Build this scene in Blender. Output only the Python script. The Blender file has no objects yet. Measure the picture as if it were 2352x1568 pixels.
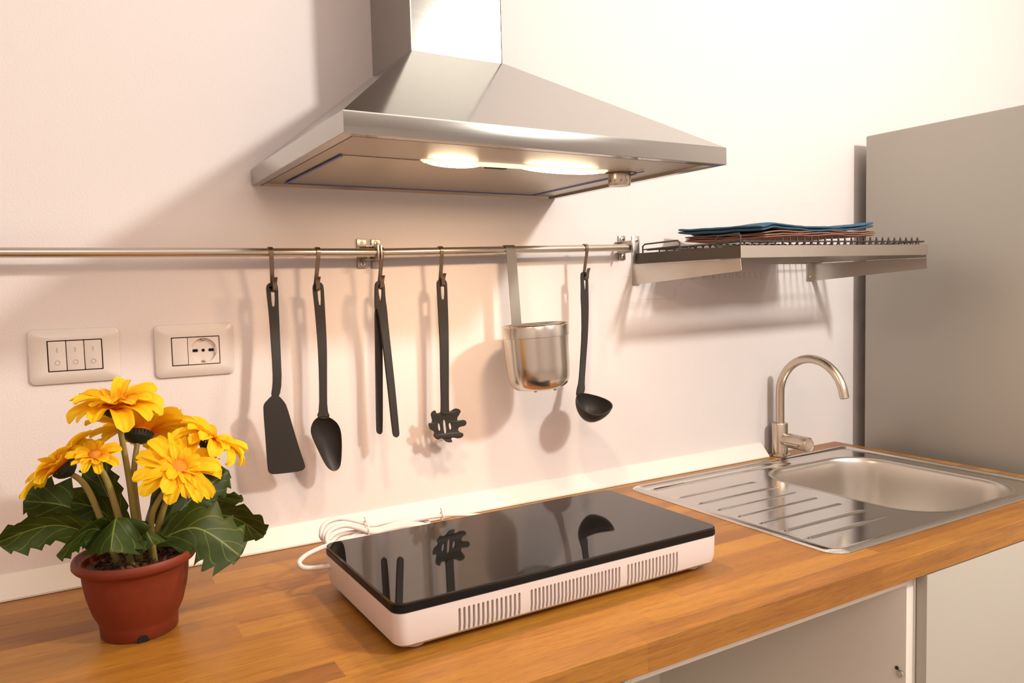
import bpy, bmesh, math, random
from mathutils import Vector, Matrix
from mathutils.geometry import tessellate_polygon
random.seed(7)
PI = math.pi
T = 0.90                       # height of the worktop; all heights below are measured from it
S = bpy.context.scene
COL = S.collection

# ---------------------------------------------------------------- camera
CAM = Vector((-.3139, -1.3383, .4277)); YAW, PITCH, ROLL, F = .5358, -.0664, -.0247, 1786.2
fw = Vector((math.sin(YAW)*math.cos(PITCH), math.cos(YAW)*math.cos(PITCH), math.sin(PITCH)))
_r = Vector((math.cos(YAW), -math.sin(YAW), 0)); _u = _r.cross(fw)
rt = _r*math.cos(ROLL) + _u*math.sin(ROLL); up = rt.cross(fw)
cd = bpy.data.cameras.new('camera'); cam = bpy.data.objects.new('camera', cd); COL.objects.link(cam)
cd.sensor_width = 36; cd.lens = F*36/2352; cd.clip_start = .02
cam.matrix_world = Matrix(((rt.x, up.x, -fw.x, CAM.x), (rt.y, up.y, -fw.y, CAM.y), (rt.z, up.z, -fw.z, CAM.z+T), (0, 0, 0, 1)))
S.camera = cam
def W(px, py, ax, v):          # photo point -> point on the plane where coordinate ax equals v
    d = fw + rt*((px-1176)/F) - up*((py-784)/F)
    return CAM + d*((v-CAM[ax])/d[ax])

# ---------------------------------------------------------------- light and exposure
S.view_settings.view_transform = 'Standard'; S.view_settings.look = 'None'
S.view_settings.gamma = 1; S.view_settings.use_curve_mapping = False
S.view_settings.exposure = -0.10
S.cycles.use_denoising = True
S.cycles.max_bounces = 10; S.cycles.caustics_reflective = False; S.cycles.caustics_refractive = False
S.cycles.sample_clamp_indirect = 6
w = bpy.data.worlds.new('world'); S.world = w; w.use_nodes = True
w.node_tree.nodes['Background'].inputs[0].default_value = (.5, .6, .8, 1); w.node_tree.nodes['Background'].inputs[1].default_value = .3
def lamp(name, kind, loc, power, col, size=.1, rot=None):
    d = bpy.data.lights.new(name, kind); d.energy = power; d.color = col
    if kind == 'AREA': d.shape = 'DISK'; d.size = size
    else: d.shadow_soft_size = size
    o = bpy.data.objects.new(name, d); COL.objects.link(o); o.location = (loc[0], loc[1], loc[2]+T)
    if rot: o.rotation_euler = rot
    return o
def aim(a, b_): return (Vector(b_)-Vector(a)).to_track_quat('-Z', 'Y').to_euler()
lamp('ceiling_lamp_light', 'POINT', (1.20, -1.80, 1.39), 116, (1, .955, .885), .075)
lamp('ceiling_lamp_light', 'POINT', (1.66, -2.4, 1.72), 24, (1, .92, .83), .09)
lamp('added_fill_light', 'AREA', (-.7, -3.4, 1.95), 54, (1, .79, .72), 1.6)  # unseen soft warm fill, added to lift the left wall and hood shadow
lamp('hood_bulb_light_left', 'AREA', (.19, -.312, .594), 1.6, (1, .66, .42), .05)
lamp('hood_bulb_light_right', 'AREA', (.39, -.322, .594), 2.1, (1, .66, .42), .05)

# ---------------------------------------------------------------- materials
def mat(name, col, rough=.5, metal=0, **k):
    m = bpy.data.materials.new(name); m.use_nodes = True
    b = m.node_tree.nodes['Principled BSDF']
    b.inputs['Base Color'].default_value = (*col, 1); b.inputs['Roughness'].default_value = rough; b.inputs['Metallic'].default_value = metal
    for kk, v in k.items(): b.inputs[kk.replace('_', ' ')].default_value = v
    return m
def N(m, t): return m.node_tree.nodes.new(t)
def L(m, a, b): m.node_tree.links.new(a, b)
def bsdf(m): return m.node_tree.nodes['Principled BSDF']
def add_noise(m, scale=(100, 100, 100), bump=.1, dist=.001, rough=None, colvar=None, detail=3):
    tc = N(m, 'ShaderNodeTexCoord'); mp = N(m, 'ShaderNodeMapping'); mp.inputs['Scale'].default_value = scale
    nz = N(m, 'ShaderNodeTexNoise'); nz.inputs['Scale'].default_value = 1; nz.inputs['Detail'].default_value = detail
    L(m, tc.outputs['Object'], mp.inputs[0]); L(m, mp.outputs[0], nz.inputs['Vector'])
    if bump:
        bp = N(m, 'ShaderNodeBump'); bp.inputs['Strength'].default_value = bump; bp.inputs['Distance'].default_value = dist
        L(m, nz.outputs[0], bp.inputs['Height']); L(m, bp.outputs[0], bsdf(m).inputs['Normal'])
    if rough:
        r = N(m, 'ShaderNodeMapRange'); r.inputs[3].default_value = rough[0]; r.inputs[4].default_value = rough[1]
        L(m, nz.outputs[0], r.inputs[0]); L(m, r.outputs[0], bsdf(m).inputs['Roughness'])
    if colvar:
        r = N(m, 'ShaderNodeMix'); r.data_type = 'RGBA'; r.inputs[6].default_value = (*colvar[0], 1); r.inputs[7].default_value = (*colvar[1], 1)
        L(m, nz.outputs[0], r.inputs[0]); L(m, r.outputs[2], bsdf(m).inputs['Base Color'])
    return m
M = {}
M['wall'] = add_noise(mat('wall_plaster', (.79, .735, .71), .75), (330, 330, 330), .4, .0012, colvar=((.775, .71, .685), (.805, .75, .725)))
M['ceiling'] = mat('ceiling_paint', (.80, .78, .75), .9)
M['floor'] = add_noise(mat('floor_tile', (.45, .38, .32), .35), (8, 8, 8), .05, .001, colvar=((.40, .33, .28), (.5, .43, .36)))
M['steel'] = add_noise(mat('brushed_steel', (.56, .52, .47), .28, 1), (30, 30, 600), .01, .0003, rough=(.26, .31))
M['hood'] = add_noise(mat('hood_steel', (.43, .418, .395), .11, 1), (14, 14, 700), .010, .0003, rough=(.095, .125))
M['cup'] = add_noise(mat('cup_steel', (.60, .56, .50), .22, 1), (500, 500, 6), .02, .0002, rough=(.17, .26))
M['strap'] = mat('strap_steel', (.37, .345, .30), .36, 1)
M['under'] = add_noise(mat('hood_underside', (.43, .385, .325), .4, 1), (300, 300, 300), .03, .0003)
M['sink'] = add_noise(mat('sink_steel', (.66, .63, .60), .14, 1), (60, 400, 60), .02, .0003, rough=(.10, .18))
M['bowl'] = add_noise(mat('sink_bowl_steel', (.64, .60, .55), .33, 1), (200, 200, 200), .03, .0003)
M['bracket'] = mat('bracket_steel', (.40, .36, .31), .35, 1)
M['rail'] = add_noise(mat('rail_steel', (.55, .49, .42), .27, 1), (6, 900, 900), .03, .0003)
M['faucet'] = add_noise(mat('brushed_nickel', (.58, .51, .42), .28, 1), (400, 400, 30), .03, .0003)
M['hook'] = mat('hook_steel', (.24, .18, .13), .34, 1)
M['screw'] = mat('screw_zinc', (.75, .72, .66), .3, 1)
M['darkmetal'] = mat('dark_metal', (.10, .085, .07), .45, .6)
M['wire'] = mat('rack_wire', (.055, .045, .038), .5, .3)
M['nylon'] = add_noise(mat('black_nylon', (.030, .027, .024), .5, 0, Specular_IOR_Level=.3), (500, 500, 500), .08, .0003)
M['plastic'] = mat('white_plastic', (.74, .68, .63), .32)
M['hobwhite'] = mat('hob_white', (.72, .655, .625), .38)
M['glass'] = mat('black_glass', (.008, .007, .007), .03, 0, IOR=1.47)
M['blackframe'] = mat('black_frame', (.006, .006, .006), .45, 0, Specular_IOR_Level=.2)
M['dark'] = mat('dark_void', (.004, .004, .004), .9)
M['mark'] = mat('grey_print', (.52, .47, .42), .6)
M['gap'] = mat('seam_dark', (.03, .022, .018), .8)
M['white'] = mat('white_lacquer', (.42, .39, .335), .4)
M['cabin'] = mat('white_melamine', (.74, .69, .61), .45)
M['trim'] = mat('trim_white', (.80, .77, .70), .4)
M['fridge'] = add_noise(mat('silver_enamel', (.42, .395, .345), .42, .45), (3, 3, 3), 0, 0, rough=(.38, .46))
M['gasket'] = mat('blue_film', (.08, .13, .42), .4)
M['pot'] = add_noise(mat('terracotta_plastic', (.17, .028, .010), .5, 0, Specular_IOR_Level=.3), (60, 60, 60), .05, .0005, colvar=((.16, .024, .009), (.20, .034, .012)))
M['soil'] = add_noise(mat('dry_moss', (.06, .03, .015), .95), (160, 160, 160), .6, .004, colvar=((.012, .006, .004), (.20, .10, .05)))
M['stem'] = add_noise(mat('stem_green', (.26, .22, .05), .6), (200, 200, 60), .1, .0005, colvar=((.21, .19, .035), (.33, .25, .07)))
M['calyx'] = mat('calyx_green', (.018, .028, .010), .7)
M['disc'] = add_noise(mat('flower_centre', (.75, .25, .02), .8), (700, 700, 700), .8, .002, colvar=((.45, .10, .01), (.95, .42, .03)))
M['lampglass'] = mat('lamp_cover_glass', (.9, .85, .75), .3, 0, Emission_Color=(1, .80, .58, 1), Emission_Strength=1.1)
M['bulb'] = mat('halogen_bulb', (1, .9, .7), .3, 0, Emission_Color=(1, .80, .52, 1), Emission_Strength=26)
M['blue'] = add_noise(mat('blue_cotton', (.03, .09, .15), .9), (500, 500, 500), .3, .0006, colvar=((.024, .075, .13), (.04, .115, .185)))
M['pink'] = add_noise(mat('dusty_pink_cotton', (.3, .15, .11), .9), (500, 500, 500), .3, .0006, colvar=((.26, .125, .09), (.35, .18, .13)))
M['pencil'] = mat('pencil_line', (.57, .49, .455), .9)
M['brass'] = mat('contact_brass', (.45, .36, .18), .35, 1)

def wood():
    m = mat('oak_butcher_block', (.5, .25, .08), .36); b = bsdf(m)
    tc = N(m, 'ShaderNodeTexCoord'); sp = N(m, 'ShaderNodeSeparateXYZ'); L(m, tc.outputs['Object'], sp.inputs[0])
    def mth(op, a, b_=None, c=None):
        n = N(m, 'ShaderNodeMath'); n.operation = op
        for i, v in enumerate((a, b_, c)):
            if v is None: continue
            if isinstance(v, (int, float)): n.inputs[i].default_value = v
            else: L(m, v, n.inputs[i])
        return n.outputs[0]
    row = mth('FLOOR', mth('DIVIDE', mth('ADD', sp.outputs[1], .0015), .0425))
    wn = N(m, 'ShaderNodeTexWhiteNoise'); wn.noise_dimensions = '1D'; L(m, row, wn.inputs['W'])
    col = mth('FLOOR', mth('DIVIDE', mth('ADD', sp.outputs[0], mth('MULTIPLY', wn.outputs[0], 3.7)), .46))
    cb = N(m, 'ShaderNodeCombineXYZ'); L(m, row, cb.inputs[0]); L(m, col, cb.inputs[1])
    w2 = N(m, 'ShaderNodeTexWhiteNoise'); w2.noise_dimensions = '2D'; L(m, cb.outputs[0], w2.inputs['Vector'])
    # grain: object coordinates stretched along the staves, shifted for every stave
    mp = N(m, 'ShaderNodeMapping'); mp.inputs['Scale'].default_value = (5, 75, 75)
    L(m, tc.outputs['Object'], mp.inputs[0])
    va = N(m, 'ShaderNodeVectorMath'); va.operation = 'MULTIPLY_ADD'; va.inputs[1].default_value = (13, 17, 11)
    L(m, w2.outputs['Color'], va.inputs[0]); L(m, mp.outputs[0], va.inputs[2])
    n1 = N(m, 'ShaderNodeTexNoise'); n1.inputs['Scale'].default_value = 1; n1.inputs['Detail'].default_value = 5; n1.inputs['Distortion'].default_value = .7
    L(m, va.outputs[0], n1.inputs['Vector'])
    mp2 = N(m, 'ShaderNodeMapping'); mp2.inputs['Scale'].default_value = (12, 420, 420); L(m, tc.outputs['Object'], mp2.inputs[0])
    n2 = N(m, 'ShaderNodeTexNoise'); n2.inputs['Scale'].default_value = 1; n2.inputs['Detail'].default_value = 3; L(m, mp2.outputs[0], n2.inputs['Vector'])
    mp3 = N(m, 'ShaderNodeMapping'); mp3.inputs['Scale'].default_value = (3.5, 18, 18); L(m, tc.outputs['Object'], mp3.inputs[0])
    wv = N(m, 'ShaderNodeTexNoise'); wv.inputs['Scale'].default_value = 1; wv.inputs['Detail'].default_value = 2; L(m, mp3.outputs[0], wv.inputs['Vector'])
    fac = mth('ADD', mth('ADD', mth('MULTIPLY', w2.outputs[0], .38), mth('MULTIPLY', n1.outputs[0], .55)), mth('ADD', mth('MULTIPLY', n2.outputs[0], .36), mth('MULTIPLY', wv.outputs[0], .22)))
    rp = N(m, 'ShaderNodeValToRGB'); L(m, mth('MULTIPLY', fac, .67), rp.inputs[0])
    e = rp.color_ramp.elements
    e[0].position = .20; e[0].color = (.16, .05, .008, 1)
    e[1].position = .84; e[1].color = (.60, .30, .05, 1)
    k = e.new(.40); k.color = (.31, .115, .017, 1)
    k = e.new(.58); k.color = (.46, .20, .026, 1)
    mp4 = N(m, 'ShaderNodeMapping'); mp4.inputs['Scale'].default_value = (45, 900, 900); L(m, tc.outputs['Object'], mp4.inputs[0])
    n4 = N(m, 'ShaderNodeTexNoise'); n4.inputs['Scale'].default_value = 1; n4.inputs['Detail'].default_value = 2; L(m, mp4.outputs[0], n4.inputs['Vector'])
    pr = N(m, 'ShaderNodeMapRange'); pr.inputs[1].default_value = .52; pr.inputs[2].default_value = .68; pr.inputs[3].default_value = 1; pr.inputs[4].default_value = .74; L(m, n4.outputs[0], pr.inputs[0])
    dk = N(m, 'ShaderNodeVectorMath'); dk.operation = 'SCALE'; L(m, rp.outputs[0], dk.inputs[0]); sc_ = N(m, 'ShaderNodeMath'); sc_.operation = 'MULTIPLY'; sc_.inputs[1].default_value = .86; L(m, pr.outputs[0], sc_.inputs[0]); L(m, sc_.outputs[0], dk.inputs['Scale'])
    L(m, dk.outputs[0], b.inputs['Base Color'])
    rr = N(m, 'ShaderNodeMapRange'); rr.inputs[3].default_value = .28; rr.inputs[4].default_value = .46; L(m, n1.outputs[0], rr.inputs[0]); L(m, rr.outputs[0], b.inputs['Roughness'])
    bp = N(m, 'ShaderNodeBump'); bp.inputs['Strength'].default_value = .08; bp.inputs['Distance'].default_value = .0005
    L(m, n2.outputs[0], bp.inputs['Height']); L(m, bp.outputs[0], b.inputs['Normal'])
    return m
M['wood'] = wood()

def attr_ramp(name, stops, rough, attr='tone', sub=0.0):
    m = mat(name, (1, 1, 1), rough); a = N(m, 'ShaderNodeAttribute'); a.attribute_name = attr
    r = N(m, 'ShaderNodeValToRGB'); L(m, a.outputs['Fac'], r.inputs[0]); e = r.color_ramp.elements
    e[0].position, e[0].color = stops[0][0], (*stops[0][1], 1); e[1].position, e[1].color = stops[-1][0], (*stops[-1][1], 1)
    for p, c in stops[1:-1]: k = e.new(p); k.color = (*c, 1)
    L(m, r.outputs[0], bsdf(m).inputs['Base Color'])
    return m, r, a
M['petal'], _, _ = attr_ramp('yellow_petal', [(0, (.95, .14, .01)), (.22, (1.0, .34, .01)), (.42, (1.0, .58, .012)), (1, (1.0, .70, .02))], .55)
# thin cloth petals let light through
def translucent(m, amount, tint=None):
    b = bsdf(m); out = m.node_tree.nodes['Material Output']; tr = N(m, 'ShaderNodeBsdfTranslucent'); mx = N(m, 'ShaderNodeMixShader'); mx.inputs[0].default_value = amount
    src = b.inputs['Base Color'].links[0].from_socket if b.inputs['Base Color'].links else None
    if src: L(m, src, tr.inputs[0])
    L(m, b.outputs[0], mx.inputs[1]); L(m, tr.outputs[0], mx.inputs[2]); L(m, mx.outputs[0], out.inputs[0])
bsdf(M['petal']).inputs['Specular IOR Level'].default_value = .2
translucent(M['petal'], .35)
def leafmat():
    m = mat('leaf_green', (.05, .09, .02), .45); b = bsdf(m)
    def A(n_): a_ = N(m, 'ShaderNodeAttribute'); a_.attribute_name = n_; return a_.outputs['Fac']
    def mth(op, *v):
        n_ = N(m, 'ShaderNodeMath'); n_.operation = op
        for i_, q_ in enumerate(v):
            if isinstance(q_, (int, float)): n_.inputs[i_].default_value = q_
            else: L(m, q_, n_.inputs[i_])
        return n_.outputs[0]
    sa = mth('ABSOLUTE', A('ls'))
    fr_ = mth('FRACT', mth('SUBTRACT', mth('MULTIPLY', A('lu'), 6.0), mth('MULTIPLY', sa, 1.5)))
    side_v = mth('MULTIPLY', mth('LESS_THAN', mth('ABSOLUTE', mth('SUBTRACT', fr_, .5)), .035), mth('LESS_THAN', sa, .88))
    vein_ = mth('MULTIPLY', mth('MAXIMUM', mth('MULTIPLY', side_v, .55), mth('LESS_THAN', sa, .028)), .8)
    tc = N(m, 'ShaderNodeTexCoord'); nz = N(m, 'ShaderNodeTexNoise'); nz.inputs['Scale'].default_value = 45; L(m, tc.outputs['Object'], nz.inputs['Vector'])
    mx = N(m, 'ShaderNodeMix'); mx.data_type = 'RGBA'; mx.inputs[6].default_value = (.014, .030, .004, 1); mx.inputs[7].default_value = (.055, .085, .010, 1); L(m, nz.outputs[0], mx.inputs[0])
    m2 = N(m, 'ShaderNodeMix'); m2.data_type = 'RGBA'; m2.inputs[7].default_value = (.20, .25, .05, 1); L(m, vein_, m2.inputs[0]); L(m, mx.outputs[2], m2.inputs[6])
    L(m, m2.outputs[2], b.inputs['Base Color']); b.inputs['Specular IOR Level'].default_value = .25; translucent(m, .12)
    return m
M['leaf'] = leafmat()

# ---------------------------------------------------------------- object helpers
ORG = {}
def thing(name, label, cat, loc, group=None, kind=None):
    o = bpy.data.objects.new(name, None); COL.objects.link(o); o.empty_display_size = .05
    o.location = (loc[0], loc[1], loc[2]+T); ORG[o.name] = Vector((loc[0], loc[1], loc[2]))
    o['label'] = label; o['category'] = cat
    if group: o['group'] = group
    return o
def obj(name, bm, m, parent=None, loc=None, label=None, smooth=38, cat=None, kind=None, group=None, bev=0):
    """bm is in room coordinates (heights from the worktop); the object gets its origin at its parent's base"""
    org = ORG[parent.name] if parent else Vector(loc or (0, 0, -T))
    for v in bm.verts: v.co = v.co - org
    bmesh.ops.recalc_face_normals(bm, faces=bm.faces)
    me = bpy.data.meshes.new(name); bm.to_mesh(me); bm.free()
    for x in (m if isinstance(m, (list, tuple)) else [m]): me.materials.append(x)
    if smooth: me.shade_smooth(); me.set_sharp_from_angle(angle=math.radians(smooth))
    o = bpy.data.objects.new(name, me); COL.objects.link(o)
    ORG[o.name] = org
    if parent: o.parent = parent
    else: o.location = (org.x, org.y, org.z+T)
    if label: o['label'] = label
    if cat: o['category'] = cat
    if kind: o['kind'] = kind
    if group: o['group'] = group
    if bev:
        b = o.modifiers.new('bevel', 'BEVEL'); b.width = bev; b.segments = 2; b.limit_method = 'ANGLE'; b.angle_limit = math.radians(50)
    return o
def BM(): return bmesh.new()
def box(bm, x0, x1, y0, y1, z0, z1, bev=0, mi=0, seg=2):
    vs = [bm.verts.new((x, y, z)) for z in (z0, z1) for y in (y0, y1) for x in (x0, x1)]
    fs = [bm.faces.new([vs[i] for i in q]) for q in ((0, 2, 3, 1), (4, 5, 7, 6), (0, 1, 5, 4), (2, 6, 7, 3), (0, 4, 6, 2), (1, 3, 7, 5))]
    for f in fs: f.material_index = mi
    if bev:
        es = list({e for f in fs for e in f.edges})
        r = bmesh.ops.bevel(bm, geom=es, offset=bev, segments=seg, profile=.5, affect='EDGES')
        for f in r['faces']: f.material_index = mi
    return vs
def ring_loft(bm, rings, closed=True, cap0=True, cap1=True, mi=0):
    R = [[bm.verts.new(p) for p in r] for r in rings]
    n = len(R[0])
    for a, b in zip(R, R[1:]):
        for i in range(n if closed else n-1):
            j = (i+1) % n
            f = bm.faces.new((a[i], a[j], b[j], b[i])); f.material_index = mi
    if cap0: f = bm.faces.new(list(reversed(R[0]))); f.material_index = mi
    if cap1: f = bm.faces.new(R[-1]); f.material_index = mi
    return R
def frame_at(t, ref=None):
    t = t.normalized(); ref = ref or (Vector((0, 0, 1)) if abs(t.z) < .9 else Vector((0, 1, 0)))
    s = t.cross(ref).normalized(); return s, s.cross(t).normalized()
def tube(bm, pts, r, n=12, rads=None, closed=False, caps=True, mi=0):
    pts = [Vector(p) for p in pts]; rings = []; s = None; m = len(pts)
    for i, p in enumerate(pts):
        a = pts[i-1] if (i > 0 or closed) else p; b = pts[(i+1) % m] if (i < m-1 or closed) else p
        t = (b-a).normalized()
        if s is None: s, q = frame_at(t)
        else:
            s = (s - t*s.dot(t)).normalized(); q = s.cross(t).normalized()
        rr = rads[i] if rads else r
        rings.append([p + s*math.cos(k*2*PI/n)*rr + q*math.sin(k*2*PI/n)*rr for k in range(n)])
    if closed: rings.append(rings[0]); R = ring_loft(bm, rings, True, False, False, mi); bmesh.ops.remove_doubles(bm, verts=R[0]+R[-1], dist=1e-6)
    else: ring_loft(bm, rings, True, caps, caps, mi)
def strip(bm, pts, w, t, side, mi=0):
    """flat metal strip swept along pts; w wide along the vector side, t thick"""
    pts = [Vector(p) for p in pts]; side = Vector(side).normalized(); rings = []
    for i, p in enumerate(pts):
        a = pts[max(i-1, 0)]; b = pts[min(i+1, len(pts)-1)]; tt = (b-a).normalized()
        s = (side - tt*side.dot(tt)).normalized(); q = s.cross(tt)
        rings.append([p+s*w/2+q*t/2, p-s*w/2+q*t/2, p-s*w/2-q*t/2, p+s*w/2-q*t/2])
    ring_loft(bm, rings, mi=mi)
def lathe(bm, prof, c, n=40, axis=(0, 0, 1), cap0=False, cap1=False, mi=0):
    c = Vector(c); ax = Vector(axis).normalized(); s, q = frame_at(ax)
    rings = [[c + ax*h + s*math.cos(k*2*PI/n)*r + q*math.sin(k*2*PI/n)*r for k in range(n)] for r, h in prof]
    ring_loft(bm, rings, True, cap0, cap1, mi)
def cyl(bm, c, axis, r, h, n=24, mi=0, ch=0):
    prof = [(r-ch, 0), (r, ch), (r, h-ch), (r-ch, h)] if ch else [(r, 0), (r, h)]
    lathe(bm, prof, c, n, axis, True, True, mi)
def catmull(pts, k=6, closed=False):
    pts = [Vector(p) for p in pts]; out = []; n = len(pts)
    for i in range(n if closed else n-1):
        g = lambda j: pts[j % n] if closed else pts[max(0, min(n-1, j))]
        a, b, c, d = g(i-1), g(i), g(i+1), g(i+2)
        for s in range(k):
            t = s/k
            out.append(.5*((2*b)+(c-a)*t+(2*a-5*b+4*c-d)*t*t+(3*b-a-3*c+d)*t*t*t))
    if not closed: out.append(pts[-1])
    return out
def chaikin(pts, it=1):
    for _ in range(it):
        o = []
        for i in range(len(pts)):
            a, b = pts[i], pts[(i+1) % len(pts)]
            o += [(a[0]*.75+b[0]*.25, a[1]*.75+b[1]*.25), (a[0]*.25+b[0]*.75, a[1]*.25+b[1]*.75)]
        pts = o
    return pts
def plate(bm, loops, y, t, yf=None, mi=0, smooth=1):
    """a sheet facing the room: first loop is the outline, the rest are holes (photo points on the plane y); yf bends it"""
    Ls = []
    for lp in loops:
        lp = chaikin(lp, smooth); P = []
        for a, b in lp:
            p = W(a, b, 1, y)
            if yf:
                for _ in range(3): p = W(a, b, 1, yf(p))
            P.append(p)
        Ls.append(P)
    flat = [p for l in Ls for p in l]
    tris = tessellate_polygon([[Vector((p.x, p.z, 0)) for p in l] for l in Ls])
    fr = [bm.verts.new(p) for p in flat]; bk = [bm.verts.new(p+Vector((0, t, 0))) for p in flat]
    for a, b, c in tris:
        for q in ((fr[a], fr[b], fr[c]), (bk[c], bk[b], bk[a])):
            try: f = bm.faces.new(q); f.material_index = mi
            except ValueError: pass
    i0 = 0
    for l in Ls:
        n = len(l)
        for i in range(n):
            a, b = i0+i, i0+(i+1) % n
            f = bm.faces.new((fr[a], fr[b], bk[b], bk[a])); f.material_index = mi
        i0 += n
def rrect(x0, x1, y0, y1, r, z, n=6):
    out = []
    for cx, cy, a0 in ((x1-r, y1-r, 0), (x0+r, y1-r, PI/2), (x0+r, y0+r, PI), (x1-r, y0+r, 1.5*PI)):
        for k in range(n+1):
            a = a0+k*PI/2/n; out.append(Vector((cx+r*math.cos(a), cy+r*math.sin(a), z)))
    return out

# ---------------------------------------------------------------- the room
def struct(name, bm, m, smooth=0): return obj(name, bm, m, smooth=smooth, kind='structure')
RX0, RX1, RY0, RH = -2.3, 3.2, -5.6, 2.25
b = BM(); box(b, RX0-.1, RX1+.1, RY0-.1, .1, -T-.1, -T); struct('floor', b, M['floor'])
b = BM(); box(b, RX0-.1, RX1+.1, RY0-.1, .1, RH, RH+.1); struct('ceiling', b, M['ceiling'])
b = BM(); box(b, RX0-.1, RX1+.1, 0, .1, -T, RH); struct('wall_back', b, M['wall'])
b = BM(); box(b, RX0-.1, RX0, RY0, 0, -T, RH); struct('wall_left', b, M['wall'])
b = BM(); box(b, RX1, RX1+.1, RY0, 0, -T, RH); struct('wall_right', b, M['wall'])
b = BM(); box(b, RX0-.1, RX1+.1, RY0-.1, RY0, -T, RH); struct('wall_front', b, M['wall'])

# ---------------------------------------------------------------- worktop
XL, XE, YF = -1.45, 1.4816, -.635
CX0, CX1, CY0, CY1 = .760, 1.405, -.548, -.082      # the cut-out under the sink
b = BM()
xs, ys = [XL, CX0, CX1, XE], [YF, CY0, CY1, -.0005]
for z in (-.038, 0):
    g = [[b.verts.new((x, y, z)) for x in xs] for y in ys]
    for j in range(3):
        for i in range(3):
            if i == 1 and j == 1: continue
            b.faces.new((g[j][i], g[j][i+1], g[j+1][i+1], g[j+1][i]))
b.verts.ensure_lookup_table()
def gi(k, i, j): return b.verts[k*16+j*4+i]
for pts in ([(0, 0), (1, 0), (2, 0), (3, 0), (3, 1), (3, 2), (3, 3), (2, 3), (1, 3), (0, 3), (0, 2), (0, 1)], [(1, 1), (1, 2), (2, 2), (2, 1)]):
    for (i, j), (i2, j2) in zip(pts, pts[1:]+pts[:1]): b.faces.new((gi(0, i, j), gi(0, i2, j2), gi(1, i2, j2), gi(1, i, j)))
obj('worktop', b, M['wood'], loc=(0, 0, -.038), smooth=0, label='long oak butcher block worktop along the wall, carrying the hob and sink', cat='worktop', bev=.0012)

# sloped white upstand strip along the wall
b = BM(); XT = 1.193
prof = [(-.0005, .0008), (-.0305, .0008), (-.0305, .0035), (-.0045, .0315), (-.0005, .0325)]
ring_loft(b, [[Vector((x, y, z)) for y, z in prof] for x in (XL, XT)]); struct('trim_1', b, M['trim'])

# ---------------------------------------------------------------- base cabinets under the worktop
def cabinet(label, x0, x1, shut):
    t = thing('base_cabinet', label, 'cabinet', (x0, -.6, -T), group=None)
    z1, z0, yb, yf = -.0385, -T+.10, -.02, -.615
    for s, xx in ((0, x0), (1, x1-.018)):
        bb = BM(); box(bb, xx, xx+.018, yf, yb, z0, z1, .0008); obj('side_panel', bb, M['cabin'], t)
    bb = BM(); box(bb, x0+.018, x1-.018, yb-.006, yb, z0, z1); obj('back_panel', bb, M['cabin'], t)
    bb = BM(); box(bb, x0+.018, x1-.018, yf, yb-.006, z0, z0+.018); obj('bottom_panel', bb, M['cabin'], t)
    bb = BM(); box(bb, x0+.018, x1-.018, yf, yf+.06, z1-.018, z1-.0002); obj('top_rail', bb, M['cabin'], t)
    bb = BM(); box(bb, x0, x1, yf+.06, yf+.078, -T, z0); obj('plinth', bb, M['cabin'], t)
    if shut:
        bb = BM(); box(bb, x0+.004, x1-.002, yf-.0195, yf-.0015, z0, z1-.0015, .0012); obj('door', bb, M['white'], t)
    return t
c1 = cabinet('open white base cabinet without a door below the hob', .255, .853, False)
c2 = cabinet('white base cabinet with closed door below the sink', .8545, 1.455, True)
cabinet('white base cabinet under the worktop below the potted flowers', -.36, .2535, True)
# fittings on the inner side of the open cabinet
for (px, py) in ((2069, 1547), (2061, 1533)):
    p = W(px, py, 0, .8345); b = BM(); big = py > 1540
    cyl(b, (.8348, p.y, p.z), (-1, 0, 0), .006 if big else .003, .003, 16, ch=.0008)
    obj('screw', b, M['screw'] if big else M['gap'], c1)

# ---------------------------------------------------------------- fridge
FX, FT = 1.5496, .8059
t = thing('fridge', 'tall silver grey fridge standing right of the worktop', 'fridge', (FX+.3, -.37, -T))
b = BM(); box(b, FX, FX+.60, -.62, -.0406, -T+.04, FT, .004); obj('body', b, M['fridge'], t)
b = BM(); box(b, FX, FX+.60, -.685, -.626, -T+.05, FT, .008); obj('door', b, M['fridge'], t)
b = BM(); tube(b, [(FX+.05, -.686, .0), (FX+.05, -.72, .0), (FX+.05, -.72, .4), (FX+.05, -.686, .4)], .008); obj('handle', b, M['rail'], t)
b = BM()
b.free()
for x in (FX+.05, FX+.55):
    for y in (-.1, -.56): b = BM(); cyl(b, (x, y, -T), (0, 0, 1), .02, .045); obj('foot', b, M['blackframe'], t)


# ---------------------------------------------------------------- range hood
HX0, HX1, HY, HZ, HR = -.0136, .5917, -.4696, .6107, .0262
CH0, CH1, CHY, CHZ = .2051, .3731, -.1728, .8115
hood = thing('range_hood', 'stainless steel chimney range hood with its light on above the hob', 'range hood', (.29, -.02, HZ))
b = BM()
ring_loft(b, [[Vector(p) for p in ((HX0, -.001, HZ+HR), (HX0, HY, HZ+HR), (HX1, HY, HZ+HR), (HX1, -.001, HZ+HR))],
              [Vector(p) for p in ((CH0-.002, -.001, CHZ), (CH0-.002, CHY-.002, CHZ), (CH1+.002, CHY-.002, CHZ), (CH1+.002, -.001, CHZ))]], cap0=False, cap1=False)
obj('canopy', b, M['hood'], hood, smooth=0, bev=.0012)
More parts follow.
